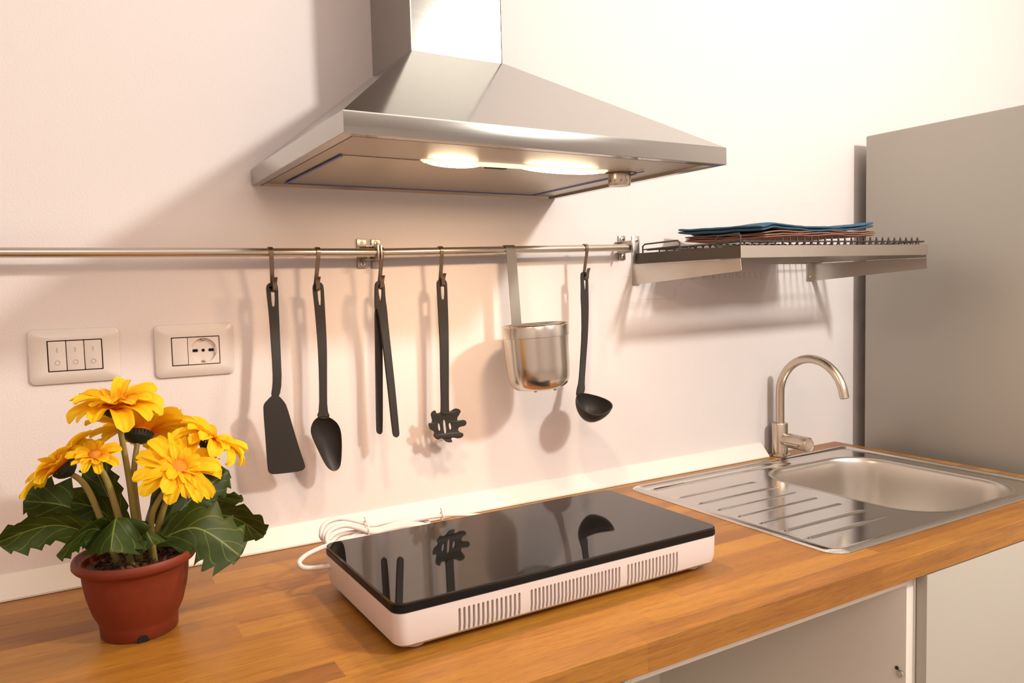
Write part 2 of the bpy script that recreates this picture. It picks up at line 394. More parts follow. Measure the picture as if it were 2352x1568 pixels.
# straight rim with a folded lip underneath
b = BM(); o_ = [(HX0, -.001), (HX0, HY), (HX1, HY), (HX1, -.001)]
def ins(d, z, back=0): return [Vector(p) for p in ((HX0+d, -.001-back, z), (HX0+d, HY+d, z), (HX1-d, HY+d, z), (HX1-d, -.001-back, z))]
R = ring_loft(b, [ins(0, HZ+HR), ins(-.0006, HZ+HR-.002), ins(-.0006, HZ+.001), ins(0, HZ), ins(.014, HZ)], cap0=False, cap1=False)
obj('rim', b, M['hood'], hood, smooth=30)
b = BM(); ring_loft(b, [ins(.014, HZ), ins(.0145, HZ+.004, .004)], cap0=False, cap1=False)
obj('inner_lip', b, M['under'], hood, smooth=0)
b = BM(); box(b, HX0+.015, HX1-.015, HY+.015, -.004, HZ+.004, HZ+.0055); obj('underside_panel', b, M['under'], hood, smooth=0)
b = BM(); ring_loft(b, [ins(.0138, HZ-.0002), ins(.0150, HZ-.0002)], cap0=False, cap1=False); obj('seam', b, M['gap'], hood, smooth=0, label='dark seam inside the rim')
# filter panel with its blue edge film
b = BM(); box(b, .035, .515, -.312, -.031, HZ+.0025, HZ+.0041, .0007); obj('filter_panel', b, M['under'], hood)
b = BM()
for q in ((.033, .037, -.314, -.029), (.515, .5175, -.312, -.029), (.5215, .523, -.36, -.029), (.035, .523, -.0315, -.029)): box(b, *q, HZ+.0012, HZ+.0024)
obj('protective_film', b, M['gasket'], hood, smooth=0, label='blue protective film edge')
b = BM(); box(b, .262, .298, -.306, -.298, HZ+.0005, HZ+.0024, .0005); obj('filter_latch', b, M['blackframe'], hood)
# lamp: trough cover and two bulbs
b = BM(); n = 14
sec = lambda x, s: [Vector((x, -.3165+math.cos(a)*.0085*s-.052*(x-.15)/.33*.3, HZ+.0045-math.sin(a)*.0055*s)) for a in [PI*i/n for i in range(n+1)]]
ring_loft(b, [sec(.150, .3), sec(.156, .9), sec(.165, 1), sec(.455, 1), sec(.464, .9), sec(.470, .3)], cap0=True, cap1=True); obj('lamp_cover', b, M['lampglass'], hood)
for nm, x0, x1 in (('bulb', .160, .240), ('bulb', .315, .452)):
    b = BM(); k = 12; pts = [(x0+(x1-x0)*i/k, -.3175-.052*((x0+(x1-x0)*i/k)-.15)/.33*.3, HZ+.0015) for i in range(k+1)]
    tube(b, pts, .012, 14, rads=[.0068*math.sin(PI*(.04+.92*i/k))**.4 for i in range(k+1)]); obj(nm, b, M['bulb'], hood)
# knob
KX, KY = .5105, -.3115
b = BM(); lathe(b, [(.0185, 0), (.0185, -.017), (.0172, -.0195), (0.0005, -.0195)], (KX, KY, HZ+.0035), 40, cap1=True, cap0=True); kn = obj('knob', b, M['faucet'], hood, label='round fan speed knob')
b = BM(); lathe(b, [(.0275, 0), (.0285, -.001), (.0290, 0)], (KX, KY, HZ+.0038), 40); obj('knob_ring', b, M['darkmetal'], hood)
def knob_mark(bm, ang, z, shape):
    def pt(da, dz): a = ang+da; return Vector((KX+math.cos(a)*.01865, KY+math.sin(a)*.01865, z+dz))
    if shape == '0': pl = [[pt(.075*math.cos(t_), .0026*math.sin(t_)) for t_ in [i*PI/6 for i in range(13)]]]
    else: pl = [[pt(0, 0), pt(.09*math.cos(t_), .0019*math.sin(t_)), pt(.09*math.cos(t_+.5), .0019*math.sin(t_+.5)), pt(0, 0)] for t_ in (PI/2, PI*7/6, PI*11/6)] + [[pt(.12, .0015), pt(.17, .0015)]]
    for p in pl: tube(bm, p, .00022, 5)
b = BM()
a0 = math.atan2(CAM.y-KY, CAM.x-KX)
knob_mark(b, a0+.72, HZ-.0085, '0'); knob_mark(b, a0+.15, HZ-.0085, 'f'); knob_mark(b, a0-.42, HZ-.0085, 'f'); knob_mark(b, a0-.98, HZ-.0085, 'f')
obj('knob_markings', b, M['gap'], kn)
# chimney: two-sided duct, open at the wall, with the corner edge folds
b = BM()
ring_loft(b, [[Vector(p) for p in ((CH0, -.001, z), (CH0, CHY, z), (CH1, CHY, z), (CH1, -.001, z))] for z in (CHZ-.004, RH-.002)], closed=True, cap0=True, cap1=True)
obj('chimney', b, M['hood'], hood, smooth=0, bev=.0016)
for (x, s) in ((CH1-.0022, 1), ):
    b = BM(); box(b, x, x+.0007, CHY-.0006, CHY, CHZ, RH-.003); obj('chimney_seam', b, M['gap'], hood, smooth=0)
# a row of small dark marks inside the front lip
for px in (985, 997, 1150, 1320, 1330):
    b = BM(); p = W(px, 300+(px-790)*.091+22, 2, HZ); box(b, p.x-.004, p.x+.004, HY+.0155, HY+.0185, HZ+.0030, HZ+.0038); obj('rim_mark', b, M['darkmetal'], hood, smooth=0)

# ---------------------------------------------------------------- sink
sx0, sx1, sy0, sy1 = .7216, 1.4419, -.5733, -.056
bx0, bx1, by0, by1 = 1.028, 1.378, -.536, -.128
def sd(x, y, x0, x1, y0, y1, r):
    cx, cy = (x0+x1)/2, (y0+y1)/2; qx = abs(x-cx)-(x1-x0)/2+r; qy = abs(y-cy)-(y1-y0)/2+r
    return math.hypot(max(qx, 0), max(qy, 0))+min(max(qx, qy), 0)-r
def ss(a, b_, x): x = max(0, min(1, (x-a)/(b_-a))); return x*x*(3-2*x)
RIBS = [(.745+.012, .972, y) for y in (-.181, -.235, -.286, -.337, -.389, -.442, -.490)]
def sinkz(x, y):
    d = -sd(x, y, sx0, sx1, sy0, sy1, .032)
    z = .0006+.0032*ss(0, .005, d)+.0016*ss(.006, .010, d)-.0046*ss(.012, .022, d)
    # tapered bead behind the drainer
    if .735 < x < 1.20:
        wd = .003+.012*(x-.735)/.46; z += .0035*math.exp(-((y+.100)/max(wd*.5, .0015))**2)*ss(.745, .765, x)*(1-ss(1.15, 1.2, x))
    for a, c, yy in RIBS:
        e = ss(a-.008, a+.004, x)*(1-ss(c-.004, c+.008, x)); z += .0026*e*math.exp(-((y-yy)/.0026)**2)
    db = -sd(x, y, bx0, bx1, by0, by1, .095)
    return z
NX, NY = 300, 220
b = BM(); V = []
def snap(x, y):
    d = sd(x, y, sx0, sx1, sy0, sy1, .032)
    if d > 0:
        cx = max(sx0+.032, min(sx1-.032, x)); cy = max(sy0+.032, min(sy1-.032, y)); h = math.hypot(x-cx, y-cy); return cx+(x-cx)*.032/h, cy+(y-cy)*.032/h
    return x, y
for j in range(NY+1):
    row = []
    for i in range(NX+1):
        x, y = snap(sx0+(sx1-sx0)*i/NX, sy0+(sy1-sy0)*j/NY); row.append(b.verts.new((x, y, sinkz(x, y))))
    V.append(row)
for j in range(NY):
    for i in range(NX):
        f = b.faces.new((V[j][i], V[j][i+1], V[j+1][i+1], V[j+1][i])); c = f.calc_center_median()
        f.material_index = 1 if -sd(c.x, c.y, bx0, bx1, by0, by1, .095) > -.001 else 0
bmesh.ops.remove_doubles(b, verts=b.verts, dist=1e-5)
bmesh.ops.dissolve_degenerate(b, edges=b.edges, dist=1e-5)
sink = thing('sink', 'stainless steel inset sink with ribbed drainer and one deep bowl', 'sink', ((sx0+sx1)/2, (sy0+sy1)/2, 0))
bmesh.ops.delete(b, geom=[f for f in b.faces if f.material_index == 1], context='FACES')
o = obj('drainer', b, M['sink'], sink, smooth=60)
prof = catmull([Vector((o_, 0, z_)) for o_, z_ in ((.0075, .0010), (.0035, .0013), (.0, .0004), (-.0035, -.003), (-.0065, -.011), (-.010, -.035), (-.0145, -.075), (-.021, -.112), (-.032, -.138), (-.050, -.1525), (-.072, -.1575), (-.090, -.159))], 4)
b = BM(); rings = [rrect(bx0-p.x, bx1+p.x, by0-p.x, by1+p.x, .095+p.x, p.z, 14) for p in prof]
ring_loft(b, rings, True, False, True); o = obj('bowl', b, M['bowl'], sink, smooth=70)
b = BM(); lathe(b, [(.045, .003), (.042, .0045), (.02, .002), (.001, .002)], (1.2, -.33, -.1615), 32, cap0=True, cap1=True); obj('drain', b, M['sink'], sink)

# ---------------------------------------------------------------- faucet
fx, fy = 1.229, -.031
t = thing('faucet', 'brushed nickel mixer faucet with a high arched spout behind the sink', 'faucet', (fx, fy, 0))
b = BM(); lathe(b, [(.0255, 0), (.0262, .002), (.0255, .0045), (.0215, .006)], (fx, fy, .0002), 40, cap0=True, cap1=True); obj('base_ring', b, M['faucet'], t)
b = BM(); lathe(b, [(.0195, .004), (.0195, .080), (.0185, .0825), (.0110, .0835)], (fx, fy, 0), 44, cap0=True, cap1=True); body = obj('body', b, M['faucet'], t)
b = BM(); R_ = .0905; pts = [(fx+.0015, fy, .080), (fx+.0015, fy, .11), (fx+.0015, fy, .145)]
for k in range(1, 29): a = PI*k/28*.94; pts.append((fx+.0015, fy-R_+R_*math.cos(a), .156+R_*math.sin(a)))
_a, _b = Vector(pts[-2]), Vector(pts[-1]); pts.append(tuple(_b+(_b-_a).normalized()*.011)); tube(b, pts, .0103, 24); sp_ = obj('spout', b, M['faucet'], t)
e_ = Vector(pts[-1]); d_ = (Vector(pts[-1])-Vector(pts[-2])).normalized()
b = BM(); cyl(b, e_-d_*.001, d_, .0078, .002, 20); obj('aerator', b, M['blackframe'], sp_)
b = BM(); lathe(b, [(.0150, 0), (.0165, .018), (.0178, .020), (.0178, .076), (.0168, .0775), (.0160, .0765), (.001, .0765)], (fx, fy-.010, .0425), 40, (0.0, -1, -.03), cap0=True, cap1=True); h_ = obj('handle', b, M['faucet'], t)
b = BM(); tube(b, [(fx-.0195, fy-.030, .0375), (fx-.0205, fy-.055, .0375), (fx-.0205, fy-.072, .038)], .0022, 10); obj('lever_pin', b, M['faucet'], h_)

# ---------------------------------------------------------------- induction hob
kx, ky, kw, kd = .0118, -.508, .5240, .272
rotk = .003
hob = thing('induction_hob', 'white portable double induction hob with black glass top and vents', 'hob', (kx+kw/2, ky+kd/2, 0))
def hobpt(p): c, s = math.cos(rotk), math.sin(rotk); return Vector((kx+p.x*c-p.y*s, ky+p.x*s+p.y*c, p.z))
def lof(bm, spec, mi=0):  # spec: (inset, z, radius)
    ring_loft(bm, [[hobpt(p) for p in rrect(i, kw-i, i, kd-i, r, z)] for i, z, r in spec], mi=mi)
b = BM(); lof(b, [(.020, .0072, .012), (.009, .0078, .014), (.0035, .0125, .016), (.0015, .022, .016), (.0010, .0520, .015), (.004, .0522, .013)])
bodyo = obj('housing', b, M['hobwhite'], hob, smooth=50)
# ventilation slots cut through the front
cb = BM()
slots = []
for x0_, x1_, n_ in ((1057, 1193, 14), (1224, 1425, 25), (1447, 1558, 15)):
    a = W(x0_, 1400, 1, ky).x; c = W(x1_, 1300, 1, ky).x
    for i in range(n_): slots.append(a+(c-a)*i/(n_-1)-kx)
for s_ in slots:
    vs = box(cb, s_-.0016, s_+.0016, -.01, .012, .0115, .0425, .0012, seg=1)
for v in cb.verts: v.co = hobpt(v.co) - ORG[hob.name]
cm = bpy.data.meshes.new('slot_cut'); cb.to_mesh(cm); cb.free(); co = bpy.data.objects.new('slot_cut', cm); COL.objects.link(co)
md = bodyo.modifiers.new('slots', 'BOOLEAN'); md.operation = 'DIFFERENCE'; md.solver = 'EXACT'; md.object = co
co.location = hob.location
bpy.context.view_layer.update()
nm = bpy.data.meshes.new_from_object(bodyo.evaluated_get(bpy.context.evaluated_depsgraph_get()))
bodyo.modifiers.clear(); bodyo.data = nm; nm.shade_smooth(); nm.set_sharp_from_angle(angle=math.radians(30)); nm.name = 'housing'
bpy.data.objects.remove(co)
b = BM(); lof(b, [(.0025, .0523, .014), (.0004, .0535, .0155), (.0004, .0600, .0155), (.0015, .0608, .0145)]); obj('glass_frame', b, M['blackframe'], hob, label='black frame under the glass')
b = BM(); lof(b, [(.0012, .0610, .015), (.0008, .0618, .0152), (.0008, .0640, .0152), (.0020, .0650, .014)]); obj('glass_top', b, M['glass'], hob, label='glossy black glass top with two cooking zones')
for x_, y_ in ((.035, .03), (kw-.035, .03), (.035, kd-.03), (kw-.035, kd-.03)):
    b = BM(); p = hobpt(Vector((x_, y_, .0003))); lathe(b, [(.011, 0), (.0135, .0015), (.015, .0075)], p, 24, cap0=True, cap1=True); obj('foot', b, M['hobwhite'], hob)
# cord: leaves the left side, loops and runs in a tied bundle behind the hob
CR = .0036
cpts = []
def at(px, py, y): cpts.append(W(px, py, 1, y))
for q in [(772, 1297, -.262), (750, 1300, -.258), (722, 1304, -.250), (697, 1303, -.243), (687, 1292, -.235), (700, 1277, -.225), (724, 1264, -.214), (748, 1254, -.202), (775, 1248, -.190)]: at(*q)
cpts += [Vector(v) for v in ((.115, -.185, .034), (.085, -.178, .024))]
for k_ in range(3):
    dx_, dy_, yy = k_*6, (-7, 3, 9)[k_], -.008*k_
    for q in [(748, 1248, -.172), (738, 1228, -.165), (748, 1209, -.155), (778, 1198, -.145), (815, 1203, -.138), (850, 1213, -.130), (885, 1207, -.122), (925, 1199, -.112), (960, 1199, -.106), (985, 1208, -.108),
              (955, 1216, -.118), (905, 1218, -.126), (860, 1222, -.134), (815, 1228, -.142), (778, 1236, -.155)]: at(q[0]+dx_*(1 if q[0] < 800 else .4), q[1]+dy_, q[2]+yy)
cpts += [Vector(v) for v in ((.12, -.13, .040), (.20, -.115, .036), (.275, -.112, .032), (.34, -.12, .022), (.42, -.13, .006))]
b = BM(); tube(b, catmull(cpts, 8), CR, 10); obj('power_cord', b, M['hobwhite'], hob, smooth=80, label='white power cord coiled and tied behind the hob')
for cx_, cy_, cz_, r_ in ((.112, -.140, .044, .013), (.262, -.112, .033, .007)):
    b = BM(); tube(b, [(cx_, cy_+math.cos(a)*r_, cz_+math.sin(a)*r_) for a in [i*2*PI/16 for i in range(16)]], .0013, 8, closed=True)
    tube(b, [(cx_, cy_, cz_+r_), (cx_-.004, cy_-.003, cz_+r_+.009)], .0012, 8); obj('cable_tie', b, M['trim'], hob)
del at

# ---------------------------------------------------------------- hanging rails
ZR = .4985; RY = -.045
def screw(parent, x, z, y=-.0045, r=.0042):
    b = BM(); lathe(b, [(r, 0), (r*.95, .0012), (r*.5, .0020), (.0003, .0021)], (x, y, z), 20, (0, -1, 0), cap0=True, cap1=True)
    s = obj('screw', b, M['screw'], parent)
    b = BM()
    for a in (.5, .5+PI/2):
        dx, dz = math.cos(a)*r*.5, math.sin(a)*r*.5; px_, pz_ = -math.sin(a)*r*.13, math.cos(a)*r*.13
        vs = [b.verts.new((x+sx*dx+sy*px_, y-.0024, z+sx*dz+sy*pz_)) for sx, sy in ((-1, -1), (1, -1), (1, 1), (-1, 1))]; b.faces.new(vs)
    obj('screw_cross', b, M['gap'], s, smooth=0)
def rail_bracket(parent, x, z, flip, up_screw, down_screw, xo=.015):
    """two wall tabs joined by a U-shaped arm that holds the rod end"""
    br = BM()
    for z0, z1 in ((z+.011, z+.026), (z-.026, z-.011)): box(br, x-.009, x+.009, -.004, -.0005, z0, z1, .0008)
    box(br, x-.009, x+.009, -.0035, -.0005, z-.0115, z+.0115)
    for zz in (z+.0105, z-.0125): box(br, min(x, x+xo)-.004, max(x, x+xo), -.034, -.002, zz, zz+.002, .0005)
    box(br, x+xo-(.0015 if xo > 0 else .0015), x+xo+.0015, -.056, -.026, z-.0125, z+.0125, .0005)
    o = obj('bracket', br, M['bracket'], parent)
    for yes, zz in ((up_screw, z+.0185), (down_screw, z-.0185)):
        if yes: screw(o, x, zz)
        else:
            b = BM(); cyl(b, (x, -.0042, zz), (0, -1, 0), .0034, .0004, 18); obj('screw_hole', b, M['wall'], o)
SLp = .0168   # the right rail rises slightly away from the camera
def rod(parent, x0, x1, z0, z1, r=.0072):
    b = BM(); tube(b, [(x0+(x1-x0)*k/8, RY, z0+(z1-z0)*k/8) for k in range(9)], r, 28); obj('rod', b, M['rail'], parent)
t1 = thing('hanging_rail', 'left steel utensil rail, running out of the frame with spatula and spoon hooks', 'rail', (-.1, -.02, ZR-.03), group=None)
rod(t1, -.405, .182, .4965, .4985); rail_bracket(t1, .172, .4985, 1, False, True, .011)
rail_bracket(t1, -.395, .4965, 1, True, True, -.011)
t2 = thing('hanging_rail', 'right steel utensil rail, ending beside the dish rack and holding the cup', 'rail', (.46, -.02, ZR-.03), group=None)
rod(t2, .1865, .742, .4985, .5105); rail_bracket(t2, .199, .4985, 1, True, False, -.0105)
rail_bracket(t2, .762, .5125, 1, True, True, -.014)
def zrail(x): return .4985 + (max(0, x-.182))*.0214 if x > .18 else .4985-(.182-x)*.0034

# ---------------------------------------------------------------- S hooks
def s_hook(x, label, dxb, tw=0):
    z = zrail(x)
    t = thing('s_hook', label, 'hook', (x, RY, z-.07), group='steel hooks on the utensil rails')
    R_ = .0084; P = []
    for k in range(-3, 17):
        a = PI*(1.0+.16) - k*PI/15*1.0
        if k < 0: continue
        P.append((x, RY - R_*math.cos(PI - (PI+.5)*k/16 - -.5), z + R_*math.sin(PI - (PI+.5)*k/16 + .5)))
    P = []
    for k in range(17):      # from behind the rod, over the top, to the front
        a = -.65 + (PI+.65)*k/16
        P.append(Vector((x, RY + R_*math.cos(a), z + R_*math.sin(a))))
    top = P[-1]
    for k in range(1, 7):
        s = k/6; P.append(Vector((x+dxb*s, top.y+.011*s, top.z-.058*s)))
    q = P[-1]
    for k in range(1, 9):
        a = PI*k/8; P.append(Vector((q.x+.0008*k/8, q.y-.0062+.0062*math.cos(a), q.z-.0062*math.sin(a))))
    e = P[-1]
    P += [Vector((e.x, e.y-.0005, e.z+.006)), Vector((e.x, e.y-.0030, e.z+.013)), Vector((e.x, e.y-.0060, e.z+.017))]
    b = BM(); strip(b, P, .0068, .0016, (1, -tw, 0)); obj('strip', b, M['hook'], t, smooth=35)
    return q + Vector((0, -.0062, -.0062))
hk = {}
for k_, (px, dxb, what) in {'spatula': (623, .002, 'black spatula'), 'spoon': (732, -.005, 'black serving spoon'), 'tongs': (878, -.004, 'black tongs, next to the rail joint'),
                       'pasta': (1015.5, -.001, 'black pasta server'), 'ladle': (1349, -.003, 'black ladle, near the right rail end')}.items():
    p = W(px, 577, 1, RY-.008); hk[k_] = s_hook(p.x, 'steel S hook on the rail holding the '+what, dxb)

# ---------------------------------------------------------------- utensils
def c4(l): return [(560+x/2.613, 520+y/2.613) for x, y in l]
def c5(l): return [(960+x/2.904, 520+y/2.904) for x, y in l]
UY = -.050
def utensil(name, label, cat, k): return thing(name, label, cat, (hk[k].x, UY, hk[k].z-.02), group='black nylon kitchen utensils hanging from the rails')
# spatula
t = utensil('spatula', 'black slanted spatula hanging from the left hook', 'spatula', 'spatula')
b = BM(); bend = lambda p: UY - .010*ss(.40, .28, p.z) + .006*ss(.27, .10, p.z)
plate(b, [c4([(150, 342), (172, 332), (195, 340), (206, 360), (210, 480), (216, 620), (222, 760), (229, 935), (215, 1018), (190, 1040), (165, 1022), (176, 950), (175, 860), (160, 620), (148, 480), (136, 380), (138, 355)]),
          c4([(162, 362), (186, 362), (190, 470), (180, 484), (168, 474)])], UY, .0042, bend); obj('handle', b, M['nylon'], t, bev=.0012)
b = BM(); plate(b, [c4([(168, 1016), (190, 1010), (214, 1018), (238, 1045), (258, 1075), (300, 1220), (335, 1335), (368, 1430), (368, 1450), (345, 1468), (260, 1479), (180, 1487), (155, 1482), (144, 1460), (132, 1280), (117, 1090), (124, 1062), (145, 1040)])], UY, .0026, bend); obj('blade', b, M['nylon'], t, bev=.001)
# serving spoon
def dish(bm, loop, y, depth, thick, rings=9, cx=None, yf=None):
    lp = chaikin(loop, 2); P = [W(a, c, 1, y) for a, c in lp]; n = len(P); c = sum(P, Vector())/n
    if cx: c = cx
    for side in (0, 1):
        R = []
        for k in range(rings+1):
            s = 1-k/rings*.97; d = depth*(1-s*s)**.8
            R.append([c+(p-c)*s + Vector((0, d+(thick if side else 0), 0)) for p in P])
        ring_loft(bm, R, True, False, True)
        if side == 0: first = R[0]
        else: ring_loft(bm, [first, R[0]], True, False, False)
    bmesh.ops.remove_doubles(bm, verts=bm.verts, dist=1e-5)
t = utensil('serving_spoon', 'black serving spoon with a deep oval bowl, second from the left', 'spoon', 'spoon')
b = BM(); plate(b, [c4([(430, 337), (450, 330), (470, 340), (480, 360), (484, 430), (488, 500), (496, 640), (500, 760), (500, 950), (501, 1100), (520, 1146), (480, 1155), (440, 1146), (457, 1100), (455, 900), (448, 720), (435, 560), (425, 460), (416, 380), (418, 350)]),
                    c4([(440, 358), (463, 358), (467, 466), (460, 476), (450, 466)])], UY, .0045); obj('handle', b, M['nylon'], t, bev=.0012)
b = BM(); dish(b, c4([(452, 1140), (480, 1136), (515, 1143), (560, 1175), (583, 1220), (590, 1300), (585, 1430), (562, 1465), (530, 1469), (495, 1440), (450, 1350), (406, 1255), (402, 1210), (420, 1165)]), UY-.001, .017, .0022); obj('bowl', b, M['nylon'], t, smooth=50)
# tongs
t = utensil('tongs', 'long black tongs hanging open beside the rail joint', 'tongs', 'tongs')
b = BM(); plate(b, [c4([(790, 350), (800, 330), (820, 325), (840, 332), (847, 350), (852, 440), (860, 490), (866, 560), (885, 740), (908, 950), (935, 1235), (934, 1255), (918, 1268), (902, 1260), (896, 1235), (870, 990), (848, 800), (826, 620), (812, 505), (790, 478), (789, 440)]),
                    c4([(806, 348), (830, 348), (833, 400), (824, 462), (818, 440), (810, 395)])], UY-.004, .006, lambda p: UY-.004-.012*ss(.42, .13, p.z)); obj('front_arm', b, M['nylon'], t, bev=.0012)
b = BM(); plate(b, [c4([(789, 470), (806, 486), (820, 560), (834, 700), (835, 960), (835, 1225), (828, 1244), (816, 1248), (804, 1240), (800, 1220), (797, 1000), (792, 700)])], UY+.010, .006); obj('rear_arm', b, M['nylon'], t, bev=.0012)
b = BM(); box(b, W(866, 700, 1, UY).x, W(871, 700, 1, UY).x, UY-.002, UY+.015, W(865, 708, 1, UY).z, W(865, 700, 1, UY).z, .001); obj('hinge', b, M['nylon'], t)
# pasta server
t = utensil('pasta_server', 'black slotted pasta server with curled fingers', 'pasta server', 'pasta')
b = BM(); plate(b, [c4([(1162, 332), (1178, 312), (1200, 310), (1217, 326), (1222, 350), (1225, 450), (1230, 600), (1232, 800), (1232, 1085), (1236, 1120), (1210, 1130), (1183, 1120), (1187, 1085), (1183, 900), (1180, 700), (1172, 560), (1168, 480), (1161, 350)]),
                    c4([(1183, 334), (1206, 334), (1209, 430), (1198, 442), (1186, 430)])], UY, .0045); obj('handle', b, M['nylon'], t, bev=.0012)
hc = W(*c4([(1212, 1195)])[0], 1, UY)
def bowlf(p): r = math.hypot(p.x-hc.x, p.z-hc.z); return UY+.003 - .15*max(0, r-.026)
b = BM()
head = [(1232, 1112), (1248, 1106), (1262, 1096), (1278, 1091), (1298, 1098), (1303, 1112), (1290, 1134), (1280, 1150), (1283, 1164), (1300, 1164), (1322, 1159), (1336, 1168), (1337, 1184), (1328, 1196), (1305, 1200), (1290, 1206), (1285, 1220), (1296, 1234), (1316, 1240), (1320, 1252), (1308, 1268), (1282, 1272), (1262, 1266), (1246, 1268), (1246, 1280), (1255, 1291), (1238, 1297), (1216, 1293), (1202, 1278), (1190, 1270), (1176, 1274), (1166, 1281), (1146, 1266), (1140, 1254), (1147, 1240), (1140, 1226), (1122, 1220), (1113, 1200), (1111, 1178), (1124, 1182), (1134, 1172), (1130, 1150), (1124, 1126), (1134, 1110), (1152, 1102), (1153, 1116), (1164, 1122), (1184, 1114), (1208, 1118)]
plate(b, [c4(head), c4([(1164, 1186), (1172, 1178), (1179, 1190), (1184, 1218), (1178, 1229), (1168, 1220)]), c4([(1195, 1166), (1204, 1157), (1212, 1170), (1220, 1234), (1212, 1246), (1202, 1236)]), c4([(1229, 1184), (1238, 1176), (1246, 1188), (1250, 1211), (1243, 1223), (1234, 1214)])], UY, .0032, bowlf)
obj('head', b, M['nylon'], t, bev=.0009)
# ladle
t = utensil('ladle', 'black soup ladle hanging sideways near the right end of the rail', 'ladle', 'ladle')
b = BM(); plate(b, [c5([(1090, 318), (1100, 303), (1122, 303), (1135, 322), (1138, 430), (1140, 560), (1135, 720), (1122, 900), (1112, 1040), (1116, 1085), (1105, 1120), (1060, 1135), (1066, 1085), (1078, 1040), (1088, 900), (1098, 720), (1097, 560), (1092, 480), (1093, 400)]),
                    c5([(1104, 318), (1125, 318), (1126, 400), (1121, 445), (1113, 420)])], UY, .0045, lambda p: UY-.012*ss(.30, .20, p.z)); obj('handle', b, M['nylon'], t, bev=.0016)
lc = W(960+1168/2.904, 520+1176/2.904, 1, -.092)
nrm = Vector((-.02, -.50, .86)).normalized(); u_ = (rt - nrm*rt.dot(nrm)).normalized()
u_ = (u_ + up*(-.18)); u_ = (u_-nrm*u_.dot(nrm)).normalized(); v_ = nrm.cross(u_)
b = BM()
def lring(ph, sc, off=0):
    out = []
    for k in range(40):
        a = 2*PI*k/40
        rad = .0350*(1+.10*math.cos(a)**6*(1 if math.cos(a) > 0 else 0))
        rim = .004*math.cos(2*a)
        out.append(lc + u_*(rad*sc+off)*math.cos(a)*math.cos(ph) + v_*(rad*sc+off)*math.sin(a)*math.cos(ph) + nrm*(rim*math.cos(ph)-(.037*sc+off)*math.sin(ph)))
    return out
outer = [lring(PI/2*k/12, 1, .0011) for k in range(12)]+[lring(PI/2*.985, 1, .0011)]
inner = [lring(PI/2*k/12, 1, -.0009) for k in range(12)]+[lring(PI/2*.985, 1, -.0009)]
ring_loft(b, list(reversed(inner))+outer, True, True, True)
obj('bowl', b, M['nylon'], t, smooth=60)

# ---------------------------------------------------------------- hanging steel cup
ux, cy_, r_ = .4615, -.1195, .0600
CX = .4675; zt, zb = .3640, .2410
t = thing('hanging_cup', 'brushed steel cup hooked over the rail by a long flat handle', 'utensil cup', (CX, cy_, zb))
b = BM(); prof = [(.001, .0005), (.030, 0), (.044, .002), (.0535, .0095), (.0578, .022), (.0592, .045), (.0600, .095), (.0602, .098), (.0614, .0985), (.0616, .117), (.0610, .1185), (.0622, .1205), (.0622, .1225), (.0606, .1235), (.0596, .1225), (.0590, .105), (.0580, .045), (.0565, .022), (.052, .011), (.001, .003)]
tilt = Vector((-.035, .045, 1)).normalized()
lathe(b, prof, (CX, cy_, zb), 64, tilt, cap0=True, cap1=True); cup = obj('cup', b, M['cup'], t, smooth=35)
b = BM()
p_ = []
zr_ = zrail(.452)
for k in range(13): a = -.3+(PI+.3)*k/12; p_.append(Vector((.4515, RY+.0086*math.cos(a), zr_+.0086*math.sin(a))))
for s in (.33, .66, 1): p_.append(Vector((.4515+.0045*s, p_[12].y-.0085*s, p_[12].z-(p_[12].z-zt+.020)*s)))
strip(b, p_, .0215, .0016, (1, 0, 0)); obj('handle', b, M['strap'], t, smooth=35)
for a in (-2.4, -.9, .8): b = BM(); p = Vector((CX+math.cos(a)*.03, cy_+math.sin(a)*.03, zb-.0005)); lathe(b, [(.0035, .002), (.003, -.001), (.0004, -.0022)], p, 12); obj('foot_dimple', b, M['cup'], cup)

# ---------------------------------------------------------------- switch and socket plates
def wall_plate(name, label, x0, x1, z0, z1, ox0, ox1, oz0, oz1, cat):
    t = thing(name, label, cat, ((x0+x1)/2, -.001, z0))
    b = BM()
    def rr(i, y, r, a=None):
        X0, X1, Z0, Z1 = (x0+i, x1-i, z0+i, z1-i) if a is None else a
        return [Vector((p.x, y, p.y)) for p in rrect(X0, X1, Z0, Z1, r, 0, 5)]
    o = (ox0-.001, ox1+.001, oz0-.001, oz1+.001)
    ring_loft(b, [rr(0, -.0008, .008), rr(0.0005, -.004, .008), rr(.006, -.0078, .007), rr(0, -.0098, .0012, tuple(v+s*.003 for v, s in zip(o, (-1, 1, -1, 1)))), rr(0, -.0098, .001, o), rr(0, -.004, .001, o)], cap0=True, cap1=True)
    obj('frame', b, M['plastic'], t, smooth=25)
    b = BM(); box(b, o[0], o[1], -.0046, -.0034, o[2], o[3]); obj('mount', b, M['gap'], t, smooth=0)
    return t
t = wall_plate('switch_plate', 'white wall plate with three rocker switches', -.3435, -.223, .3045, .386, -.3185, -.248, .324, .3685, 'light switch')
for k in range(3):
    x0 = -.3180+k*.0235; b = BM(); box(b, x0, x0+.0225, -.0098, -.006, .3245, .368, .0008)
    o = obj('rocker', b, M['plastic'], t)
    b = BM(); xm = x0+.0112
    box(b, xm-.0009, xm+.0009, -.01005, -.0097, .3515, .3585)
    tube(b, [(xm+.0031*math.cos(a), -.00985, .3365+.0031*math.sin(a)) for a in [i*2*PI/20 for i in range(20)]], .0006, 6, closed=True)
    obj('switch_markings', b, M['mark'], o, smooth=0, label='grey line and circle printed on the rocker')
t = wall_plate('socket_plate', 'white wall plate with a round power socket and a blank module', -.1745, -.0545, .3015, .3855, -.150, -.079, .3207, .3645, 'power socket')
